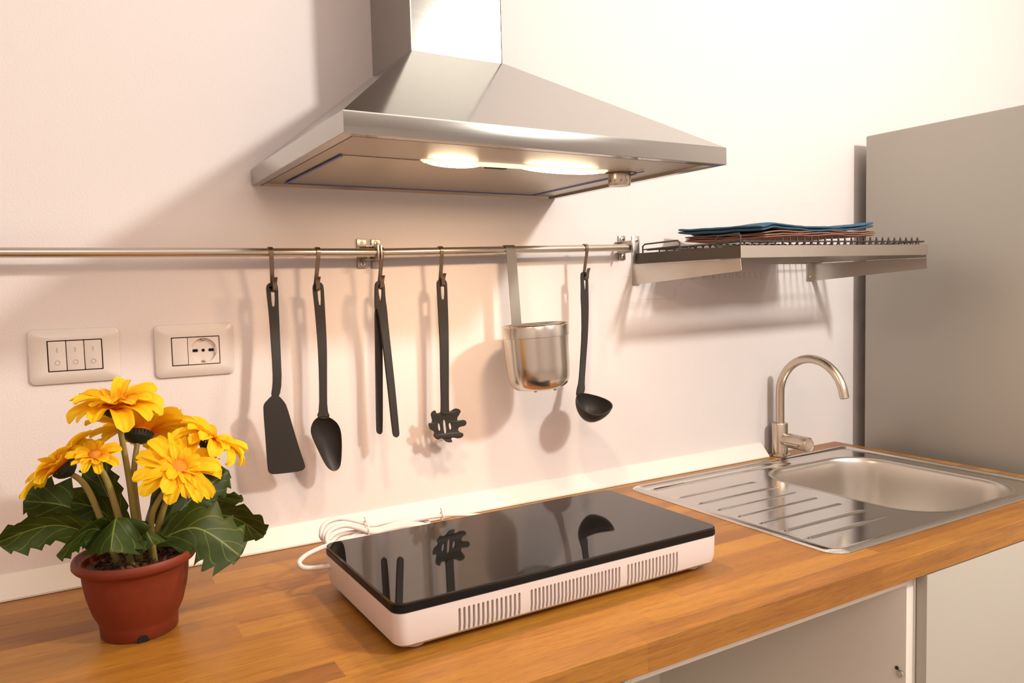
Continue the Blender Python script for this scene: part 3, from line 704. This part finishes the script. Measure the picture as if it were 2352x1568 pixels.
b = BM(); box(b, -.1495, -.1270, -.0098, -.006, .3212, .3640, .0008); obj('blank_module', b, M['plastic'], t)
b = BM(); sx_, sz_, sr = -.1030, .3427, .0198
loopo = [(-.1262, .3212), (-.0795, .3212), (-.0795, .3640), (-.1262, .3640)]
circ = []
for k in range(40):
    a = 2*PI*k/40; circ.append((sx_+sr*math.cos(a), sz_+sr*math.sin(a)))
tri = tessellate_polygon([[Vector((x, z, 0)) for x, z in loopo], [Vector((x, z, 0)) for x, z in circ]])
al = [b.verts.new((x, -.0098, z)) for x, z in loopo+circ]
for q in tri: b.faces.new([al[i] for i in q])
bk = [b.verts.new((x, -.0050, z)) for x, z in circ]
for k in range(40): b.faces.new((al[4+k], al[4+(k+1) % 40], bk[(k+1) % 40], bk[k]))
b.faces.new(bk)
ob_ = [b.verts.new((x, -.0062, z)) for x, z in loopo]
for k in range(4): b.faces.new((al[k], al[(k+1) % 4], ob_[(k+1) % 4], ob_[k]))
so = obj('socket', b, M['plastic'], t, smooth=25)
b = BM()
for dx in (-.0138, -.0103, 0, .0103, .0138): cyl(b, (sx_+dx, -.0049, sz_), (0, -1, 0), .0025, .0006, 18)
obj('pin_holes', b, M['dark'], so, smooth=0)
for s in (-1, 1):
    b = BM(); box(b, sx_-.0022, sx_+.0022, -.0088, -.0050, sz_+s*.0176-.0018, sz_+s*.0176+.0018, .0005); obj('earth_contact', b, M['brass'], so)
    b = BM(); box(b, sx_+s*.0190-.0016, sx_+s*.0190+.0016, -.0088, -.0052, sz_-.006, sz_+.006, .0004); obj('side_guide', b, M['plastic'], so)

# ---------------------------------------------------------------- dish rack on the wall
DX0, DX1, DY, DZ = .7945, 1.424, -.288, .4775
rack = thing('dish_rack', 'steel wall dish rack with dark wire inserts left of the fridge', 'dish rack', ((DX0+DX1)/2, -.002, DZ-.04))
def arm(x, x2, tilt_):
    b = BM()
    for y, z in ((0, 0),):
        pts = [(-.002, .431), (-.002, .4745), (DY+.002, .4765), (DY, .4545), (DY+.004, .4525)]
        ring_loft(b, [[Vector((x+dx+(x2-x)*(-py/.288), py, pz)) for py, pz in pts] for dx in (0, .0018)])
    box(b, x, x+.006, DY+.03, -.003, .4745, .4762)
    return b
a_ = obj('wall_bracket', arm(.7925, .8195, 0), M['steel'], rack, smooth=0)
b = BM(); box(b, .7915, .8115, -.0030, -.0006, .431, .5385, .0008); obj('bracket_plate', b, M['steel'], a_)
screw(a_, .803, .529, -.0032)
a2 = obj('wall_bracket', arm(1.387, 1.4215, 0), M['steel'], rack, smooth=0)
b = BM(); box(b, 1.366, 1.399, -.0030, -.0006, .431, .4930, .0008); obj('bracket_plate', b, M['steel'], a2)
screw(a2, 1.378, .441, -.0032, .0035)
# tray frame: dark side bars, steel front apron
b = BM(); ring_loft(b, [[Vector((x+(-y/.288)*.0195, y, z)) for x, y, z in ((.801, yy, .4782), (.801, yy, .5005), (.803, yy, .5005), (.803, yy, .4782))] for yy in (-.004, DY+.0015)]); obj('side_bar', b, M['darkmetal'], rack, smooth=0, label='dark side bar')
b = BM(); ring_loft(b, [[Vector((x+(-y/.288)*.0, y, z)) for x, y, z in ((1.420, yy, .4782), (1.420, yy, .5035), (1.422, yy, .5035), (1.422, yy, .4782))] for yy in (-.004, DY+.0015)]); obj('side_bar', b, M['steel'], rack, smooth=0)
b = BM()
ring_loft(b, [[Vector(p) for p in ((x, DY, z0), (x, DY, z1), (x, DY+.0016, z1), (x, DY+.0016, z0))] for x, z0, z1 in ((.8200, .4772, .5010), (1.4245, .4840, .5075))]); obj('front_apron', b, M['steel'], rack, smooth=0, bev=.0006)
b = BM(); box(b, .803, 1.42, -.006, -.004, .4782, .5000); obj('back_bar', b, M['steel'], rack, smooth=0)
# wire insert: long rails and a row of bent wires front and back
b = BM(); WR = .0017
zf = lambda x: .5085+(x-.82)*.0106
for y, dz in ((DY+.004, 0), (DY+.075, -.004), (-.10, -.004), (-.040, -.001)): tube(b, [(.826, y, zf(.826)+dz), (1.414, y, zf(1.414)+dz)], WR, 8)
for x in (.826, 1.414): tube(b, [(x, -.012, zf(x)-.001), (x, DY+.004, zf(x))], WR, 8)
obj('wire_frame', b, M['wire'], rack)
nW = 27
for k in range(nW):
    x = .842+(1.402-.842)*k/(nW-1); z = zf(x)-.006*(1-ss(.91, .965, x)); b = BM()
    P = [Vector((x-.0062, DY+.0055, z-.013)), Vector((x-.0062, DY+.0056, z-.002))]+[Vector((x-.0062*math.cos(a), DY+.006+.004*a, z+.0008+.0078*math.sin(a))) for a in (.5, 1.0, 1.57, 2.1, 2.7)]
    P += [Vector((x+.0062, DY+.020, z-.006)), Vector((x+.006, DY+.030, z-.011)), Vector((x+.006, -.16, z-.012)), Vector((x+.0062, -.055, z-.010))]+[Vector((x+.0062*math.cos(a), -.052+.004*a, z+.0008+.0078*math.sin(a))) for a in (.4, 1.0, 1.57, 2.1, 2.7)]+[Vector((x-.0062, -.036, z-.012))]
    tube(b, catmull(P, 3), .0017, 6); obj('bent_wire', b, M['wire'], rack, smooth=60)
# raised guard wires at the left side of the tray
def guard(ya, yb, h):
    b = BM(); f = lambda y: .803+(-y/.288)*.0195
    P = [Vector((f(ya), ya, .498)), Vector((f(ya), ya, .498+h*.8)), Vector((f(ya+(yb-ya)*.06), ya+(yb-ya)*.06, .498+h)), Vector((f(yb), yb-(yb-ya)*.06, .500+h)), Vector((f(yb), yb, .499+h*.8)), Vector((f(yb), yb, .500))]
    tube(b, P, .0017, 8)
    tube(b, [Vector((f(ya), ya, .498+h*.45)), Vector((f(yb), yb, .500+h*.45))], .0014, 8)
    obj('guard_wire', b, M['wire'], rack, smooth=60)
guard(-.022, -.130, .021); guard(-.225, -.284, .024)

# ---------------------------------------------------------------- folded towels
from mathutils import noise as mnoise
def towel(name, label, m, x0, x1, y0, y1, zf_, layers, th, grp=None):
    t = thing(name, label, 'towel', ((x0+x1)/2, (y0+y1)/2, zf_((x0+x1)/2, (y0+y1)/2)))
    b = BM(); NX_, NY_ = 60, 24
    for l in range(layers):
        ox = random.uniform(-.004, .004); oy = random.uniform(-.003, .003)
        grid = []
        for s in (0, 1):
            g = []
            for j in range(NY_+1):
                r = []
                for i in range(NX_+1):
                    u = i/NX_; v = j/NY_; e = min(u, 1-u)*NX_/1.0; e2 = min(v, 1-v)*NY_/1.0; ed = min(1, e)*min(1, e2)
                    x = x0+ox+(x1-x0)*u; y = y0+oy+(y1-y0)*v
                    zc = zf_(x, y)+l*th+th*.5+.0022*mnoise.noise(Vector((x*16, y*16, l*2.3)))+.0010*mnoise.noise(Vector((x*60, y*50, l*5)))
                    r.append(b.verts.new((x, y, zc+(1 if s else -1)*th*.47*(.70+.30*min(1, ed)))))
                g.append(r)
            grid.append(g)
        for s, g in enumerate(grid):
            for j in range(NY_):
                for i in range(NX_):
                    q = (g[j][i], g[j][i+1], g[j+1][i+1], g[j+1][i]); b.faces.new(q if s else tuple(reversed(q)))
        A, B_ = grid
        per = [(j, 0) for j in range(NY_+1)]+[(NY_, i) for i in range(1, NX_+1)]+[(j, NX_) for j in range(NY_-1, -1, -1)]+[(0, i) for i in range(NX_-1, 0, -1)]
        for (j, i), (j2, i2) in zip(per, per[1:]+per[:1]): b.faces.new((A[j][i], A[j2][i2], B_[j2][i2], B_[j][i]))
    o = obj('cloth', b, m, t, smooth=70); q_ = o.modifiers.new('soft', 'SUBSURF'); q_.levels = 1; q_.render_levels = 2
def base(x, y):
    f = zf(x)+.0118
    sag = .017*math.exp(-((x-.905)/.05)**2)*ss(-.04, -.22, y)
    fold = .007*math.exp(-((x-.925)/.014)**2)
    return f - sag*.30
def pinkz(x, y): return base(x, y)+.0012*math.sin(x*38+y*9)
def bluez(x, y): return pinkz(x, y)+.0133+.0022*math.sin(x*24+1.1+y*14)+.0030*math.sin(x*11-.6)+.004*math.exp(-((x-.93)/.02)**2)+.003*math.exp(-((x-1.26)/.02)**2)+.006*math.exp(-((y+.03)/.03)**2)*math.exp(-((x-.90)/.04)**2)
towel('folded_towel', 'dusty pink towel folded on the dish rack, under the blue one', M['pink'], .902, 1.252, -.272, -.045, pinkz, 3, .0042)
towel('folded_towel', 'blue towel folded on top of the pink towel on the dish rack', M['blue'], .896, 1.250, -.274, -.035, bluez, 2, .0062)

# ---------------------------------------------------------------- pencil writing on the wall
note = thing('pencil_note', 'faint pencil handwriting on the wall under the dish rack', 'writing', (1.0, -.0004, .44))
def hand(seg, name):   # strokes in photo points on the wall
    b = BM()
    for st in seg: tube(b, [W(x, y, 1, -.0003) for x, y in st], .0004 if name == 'letter' else .00022, 5)
    obj(name, b, M['pencil'], note, smooth=0)
c7 = lambda l: [(1400+x/5.88, 500+y/5.88) for x, y in l]
L_ = [[(950, 912), (990, 870), (1015, 840), (1030, 815)], [(1085, 810), (1105, 795), (1122, 800), (1115, 818), (1088, 836), (1118, 828), (1155, 832)],
      [(1265, 830), (1272, 770), (1295, 810), (1325, 765), (1335, 825)], [(1385, 835), (1405, 762), (1425, 828)], [(1393, 808), (1420, 802)],
      [(1455, 758), (1500, 752)], [(1480, 755), (1485, 825)], [(1530, 752), (1580, 748)], [(1558, 750), (1562, 822)],
      [(1640, 745), (1618, 770), (1625, 812), (1655, 815), (1672, 780), (1655, 748), (1640, 745)], [(1712, 820), (1712, 745), (1760, 812), (1764, 735)],
      [(1838, 732), (1812, 745), (1812, 800), (1848, 808)], [(1812, 772), (1838, 768)], [(1885, 728), (1890, 806), (1925, 804)], [(1962, 726), (1968, 806), (1998, 802)],
      [(2082, 728), (2045, 735), (2048, 815), (2085, 822)], [(2046, 775), (2078, 770)]]
for idx in ((0,), (1,), (2,), (3, 4), (5, 6), (7, 8), (9,), (10,), (11, 12), (13,), (14,), (15, 16)): hand([c7(L_[i]) for i in idx], 'letter')
hand([c7([(882, 930), (883, 1082)])], 'guide_line'); hand([c7([(390, 1101), (860, 1088)])], 'guide_line'); hand([c7([(180, 801), (290, 799)])], 'guide_line')

# ---------------------------------------------------------------- potted flowers
PX_, PY_ = -.2345, -.2400
plant = thing('potted_flowers', 'yellow artificial flowers in a terracotta coloured pot at the left', 'potted plant', (PX_, PY_, 0))
ptl = Vector((-.008, 0, 1)).normalized()
b = BM()
prof = [(.0005, .001), (.0470, .0005), (.0482, .002), (.0490, .016), (.0500, .020), (.0560, .032), (.0625, .055), (.0655, .074), (.0665, .0885), (.0680, .0905), (.0745, .0915), (.0768, .0945), (.0766, .100), (.0745, .1035), (.0720, .1035), (.0695, .0990), (.0650, .0960), (.0635, .074), (.055, .04), (.0005, .035)]
lathe(b, [(r_0*.955, h_0) for r_0, h_0 in prof], (PX_, PY_, 0), 64, ptl, cap0=True, cap1=True); pot = obj('pot', b, M['pot'], plant, smooth=40)
hp = W(329, 1473, 1, PY_-.047)
b = BM(); cyl(b, (hp.x, PY_-.0445, -.0005+.003), (.09, -1, 0), .0065, .003, 24)
for v in b.verts: v.co.z = max(v.co.z, .0006)
obj('drain_notch', b, M['dark'], pot, smooth=0)
b = BM()
for k in range(26):
    pass
R = [[Vector((PX_+.0625*s*math.cos(a), PY_+.0625*s*math.sin(a), .086+random.uniform(-.004, .006)*(1 if s < .98 else .3))) for a in [i*2*PI/48 for i in range(48)]] for s in (1, .88, .75, .6, .45, .3, .15, .03)]
ring_loft(b, R, True, True, True)
for k in range(170):
    a = random.uniform(0, 2*PI); r = .050*math.sqrt(random.random()); x, y = PX_+r*math.cos(a), PY_+r*math.sin(a); z = .087
    pts = [Vector((x, y, z))]
    d = Vector((random.uniform(-1, 1), random.uniform(-1, 1), random.uniform(0, .9)))
    for q in range(4): d = (d+Vector((random.uniform(-.8, .8), random.uniform(-.8, .8), random.uniform(-.7, .5)))).normalized(); pts.append(pts[-1]+d*.0042); pts[-1].z = min(.0965, max(.082, pts[-1].z))
    strip(b, pts, random.uniform(.0015, .004), .0005, (random.uniform(-1, 1), random.uniform(-1, 1), .5))
obj('dry_moss', b, M['soil'], plant, smooth=30, kind='stuff')

def setattr_(o, name, vals):
    a = o.data.attributes.new(name, 'FLOAT', 'POINT')
    for i, v in enumerate(vals): a.data[i].value = v
def petal(bm, tone, c, nrm_, dirv, length, width, lift, droop, base_r, twist=0):
    """one petal: a cupped strip of cloth leaving the centre c"""
    side = nrm_.cross(dirv).normalized(); nl, nw = 10, 5; G = []
    notch = random.choice((0, 0, .06, .10)); ph = random.uniform(0, 6)
    for i in range(nl+1):
        u = i/nl; wv = width*(.28+.72*math.sin(PI*min(1, u*.62+.12))**1.0)*(1 if u < .86 else math.sqrt(max(.02, 1-((u-.86)/.145)**2)))
        ang = lift*(1-u) - droop*u*u
        if i == 0: p = c+dirv*base_r; 
        else: p = p + (dirv*math.cos(ang)+nrm_*math.sin(ang))*(length/nl)
        nn = nrm_*math.cos(ang)-dirv*math.sin(ang); row = []
        for j in range(-nw, nw+1):
            s = j/nw; q = p+side*(s*wv*.5+twist*u*s*.0)+nn*(abs(s)**2*wv*.18+.0011*math.sin(s*8+ph)*min(1, u*2)*(1-abs(s)*.5))
            if i == nl: q = q - dirv*notch*length*(1-abs(s)*1.6 if abs(s) < .6 else 0)
            q = q + nn*s*twist*u*wv
            row.append(bm.verts.new(q)); tone.append(u+random.uniform(-.04, .04))
        G.append(row)
    for a, d in zip(G, G[1:]):
        for j in range(2*nw): bm.faces.new((a[j], a[j+1], d[j+1], d[j]))
def flower(c, n, R, layers, stem_pts, cup=.45, droop=.6, disc=True, tone0=0, seed=1):
    random.seed(seed); c = Vector(c); n = Vector(n).normalized(); s, q = frame_at(n)
    b = BM(); tone = []
    for li, (cnt, rad, lift, dr) in enumerate(layers):
        for k in range(cnt):
            a = 2*PI*(k+.5*(li % 2))/cnt+random.uniform(-.13, .13); d = s*math.cos(a)+q*math.sin(a)
            petal(b, tone, c+n*.0016*li, n, d, R*rad*random.uniform(.86, 1.08), R*random.uniform(.31, .42)*(1 if li < 2 else .75), lift+random.uniform(-.15, .2), dr+random.uniform(-.3, .35), R*.08, random.uniform(-.25, .25))
    fo = None
    me_tone = tone
    org = ORG[plant.name]
    for v in b.verts: v.co = v.co-org
    me = bpy.data.meshes.new('flower'); b.to_mesh(me); b.free(); me.materials.append(M['petal']); me.shade_smooth()
    fo = bpy.data.objects.new('flower', me); COL.objects.link(fo); fo.parent = plant; ORG[fo.name] = org
    setattr_(fo, 'tone', [max(0, t_-tone0) for t_ in me_tone])
    b = BM(); lathe(b, [(R*.26, .001), (R*.22, .0045), (R*.13, .0065), (.0004, .007)] if disc else [(R*.1, .001), (.0004, .002)], c+n*.003, 24, n, cap0=True, cap1=True); obj('flower_centre', b, M['disc'], fo)
    b = BM(); lathe(b, [(R*.25, -.001), (R*.24, -.0045), (R*.17, -.008), (R*.08, -.0105), (.0022, -.012)], c, 28, n, cap0=True, cap1=True)
    for k in range(26):
        a = 2*PI*k/26; d = s*math.cos(a)+q*math.sin(a); p = c+d*R*.242-n*.004
        strip(b, [p, p+d*.0015+n*.004, p+d*.0025+n*.0075], .0026, .0006, n.cross(d))
    obj('calyx', b, M['calyx'], fo, label='dark green calyx')
    sp = catmull([Vector(p) for p in stem_pts]+[c-n*.009], 8); b = BM(); m_ = len(sp)
    tube(b, sp, .0034, 10, rads=[.0045-.0014*i/m_ for i in range(m_)]); obj('stem', b, M['stem'], plant, smooth=80)
SB = lambda x, y=0: Vector((PX_+x, PY_+y, .088))
def Wy(px, py, y): return W(px, py, 1, y)
L3 = [(11, 1.0, .55, .55), (10, .84, .75, .40), (8, .50, 1.05, .30)]
L2 = [(12, 1.0, .60, .50), (10, .85, .80, .35)]
flower(Wy(268, 940, -.245), (-.08, -.14, 1), .058, [(12, 1.0, .50, .95), (11, .95, .95, .35), (8, .6, 1.15, .5)], [SB(.004, 0), Wy(298, 1110, -.240)], seed=3)
flower(Wy(318, 1000, -.205), (.22, .50, .84), .066, [(12, 1.0, .60, .45), (10, .9, .85, .30)], [SB(.010, .008), Wy(308, 1110, -.225)], seed=8)
flower(Wy(150, 1076, -.235), (-.62, .25, .72), .054, [(11, 1.0, .62, .50), (10, .85, .85, .30)], [SB(-.020, 0), Wy(205, 1130, -.238)], seed=5)
flower(Wy(219, 1052, -.265), (-.08, -.50, .86), .0310, [(10, 1.0, .55, .35), (9, .8, .85, .2)], [SB(-.006, -.01), Wy(252, 1120, -.258)], seed=13)
flower(Wy(410, 1078, -.280), (.10, -.72, .70), .053, [(11, 1.0, .45, .75), (10, .88, .62, .50), (8, .50, 1.0, .45)], [SB(.020, -.012), Wy(350, 1180, -.266)], seed=21)
flower(Wy(483, 1022, -.235), (.52, -.05, .84), .060, [(11, 1.0, .55, .95), (10, .86, .85, .50), (6, .45, 1.0, .5)], [SB(.016, .006), Wy(395, 1120, -.240)], seed=34)

def leaf(p0, p1, p2, width, side, fold=.25, curl=.3, serr=.16, seed=1, stalk=.25):
    """leaf along the curve p0-p1-p2 (base, middle, tip); side is the direction of its right half"""
    random.seed(seed); P = catmull([Vector(p0), Vector(p1), Vector(p2)], 22); n = len(P)-1; G = []; vein = []; nw = 8
    b = BM(); side = Vector(side).normalized(); ph = random.uniform(0, 6)
    for i, p in enumerate(P):
        u = i/n; t_ = (P[min(i+1, n)]-P[max(i-1, 0)]).normalized(); s_ = (side-t_*side.dot(t_)).normalized(); nn = s_.cross(t_)
        if nn.z < 0: nn = -nn
        if u < stalk: base_ = .10+.35*(u/stalk)**2
        else:
            v = (u-stalk)/(1-stalk); base_ = (.45+.55*math.sin(PI*min(v*.95+.10, 1))**.8) if v < .62 else max(.02, (1-((v-.62)/.40)**1.7))
        row = []
        for j in range(-nw, nw+1):
            s = j/nw; tooth = 1+serr*1.5*((((-u*7.5+ph+(.35 if j > 0 else 0)) % 1)**1.3)-.55)*ss(stalk, stalk+.1, u)*abs(s)**2
            wv = width*base_*tooth
            q = p+s_*s*wv+nn*(-fold*abs(s)*wv*(1.0)+ .0025*math.sin(u*9+s*3+ph)*abs(s)-curl*wv*s*s*.5)+t_*abs(s)*wv*.25
            row.append(b.verts.new(q))
            vv = (u*6.5-abs(s)*1.3) % 1.0; vein.append((u, s))
        G.append(row)
    for a, d in zip(G, G[1:]):
        for j in range(2*nw): b.faces.new((a[j], a[j+1], d[j+1], d[j]))
    org = ORG[plant.name]
    for v in b.verts: v.co = v.co-org
    me = bpy.data.meshes.new('leaf'); b.to_mesh(me); b.free(); me.materials.append(M['leaf']); me.shade_smooth()
    o = bpy.data.objects.new('leaf', me); COL.objects.link(o); o.parent = plant; setattr_(o, 'lu', [v[0] for v in vein]); setattr_(o, 'ls', [v[1] for v in vein])
B0 = SB(0, 0)+Vector((0, 0, .008))
leaf(B0+Vector((-.01, .01, .02)), Wy(165, 1166, -.20), Wy(54, 1150, -.19), .030, (0, .1, 1), .06, .05, .30, seed=2)
leaf(B0+Vector((-.01, 0, .012)), Wy(135, 1206, -.235), Wy(-8, 1246, -.235), .024, (.1, -.3, .9), .25, .2, .22, seed=4)
leaf(B0+Vector((-.012, -.012, .02)), Wy(212, 1214, -.285), Wy(130, 1276, -.31), .023, (.5, -.2, .8), .2, .2, .28, seed=6)
leaf(B0+Vector((-.005, -.01, .02)), Wy(270, 1186, -.285), Wy(254, 1266, -.325), .034, (1, 0, .1), .5, .6, .25, seed=7)
leaf(B0+Vector((.012, -.008, .012)), Wy(448, 1212, -.275), Wy(552, 1276, -.290), .040, (-.1, -.5, -.85), .16, .25, .30, seed=9)
leaf(B0+Vector((.012, .004, .010)), Wy(505, 1183, -.225), Wy(606, 1231, -.215), .026, (-.3, -.3, .9), .25, .2, .22, seed=12)
leaf(B0+Vector((.010, .006, .004)), Wy(440, 1146, -.21), Wy(526, 1082, -.19), .027, (.5, -.2, -.8), .12, .1, .28, seed=15)
leaf(B0+Vector((.010, .010, .006)), Wy(470, 1152, -.17), Wy(559, 1147, -.16), .014, (0, -.4, .9), .25, .2, .3, seed=17)
leaf(B0+Vector((-.004, .016, .004)), Wy(248, 1140, -.195), Wy(206, 1052, -.185), .020, (1, 0, .3), .2, .1, .2, seed=19)
leaf(B0+Vector((.006, .016, .002)), Wy(345, 1165, -.19), Wy(398, 1142, -.17), .026, (0, -.2, .95), .2, .2, .25, seed=23)
leaf(B0+Vector((-.012, .008, .006)), Wy(240, 1178, -.22), Wy(165, 1152, -.21), .028, (0, -.2, .95), .2, .2, .25, seed=25)
leaf(B0+Vector((.004, -.012, .010)), Wy(330, 1216, -.285), Wy(352, 1250, -.305), .026, (1, .1, .1), .5, .5, .25, seed=27)
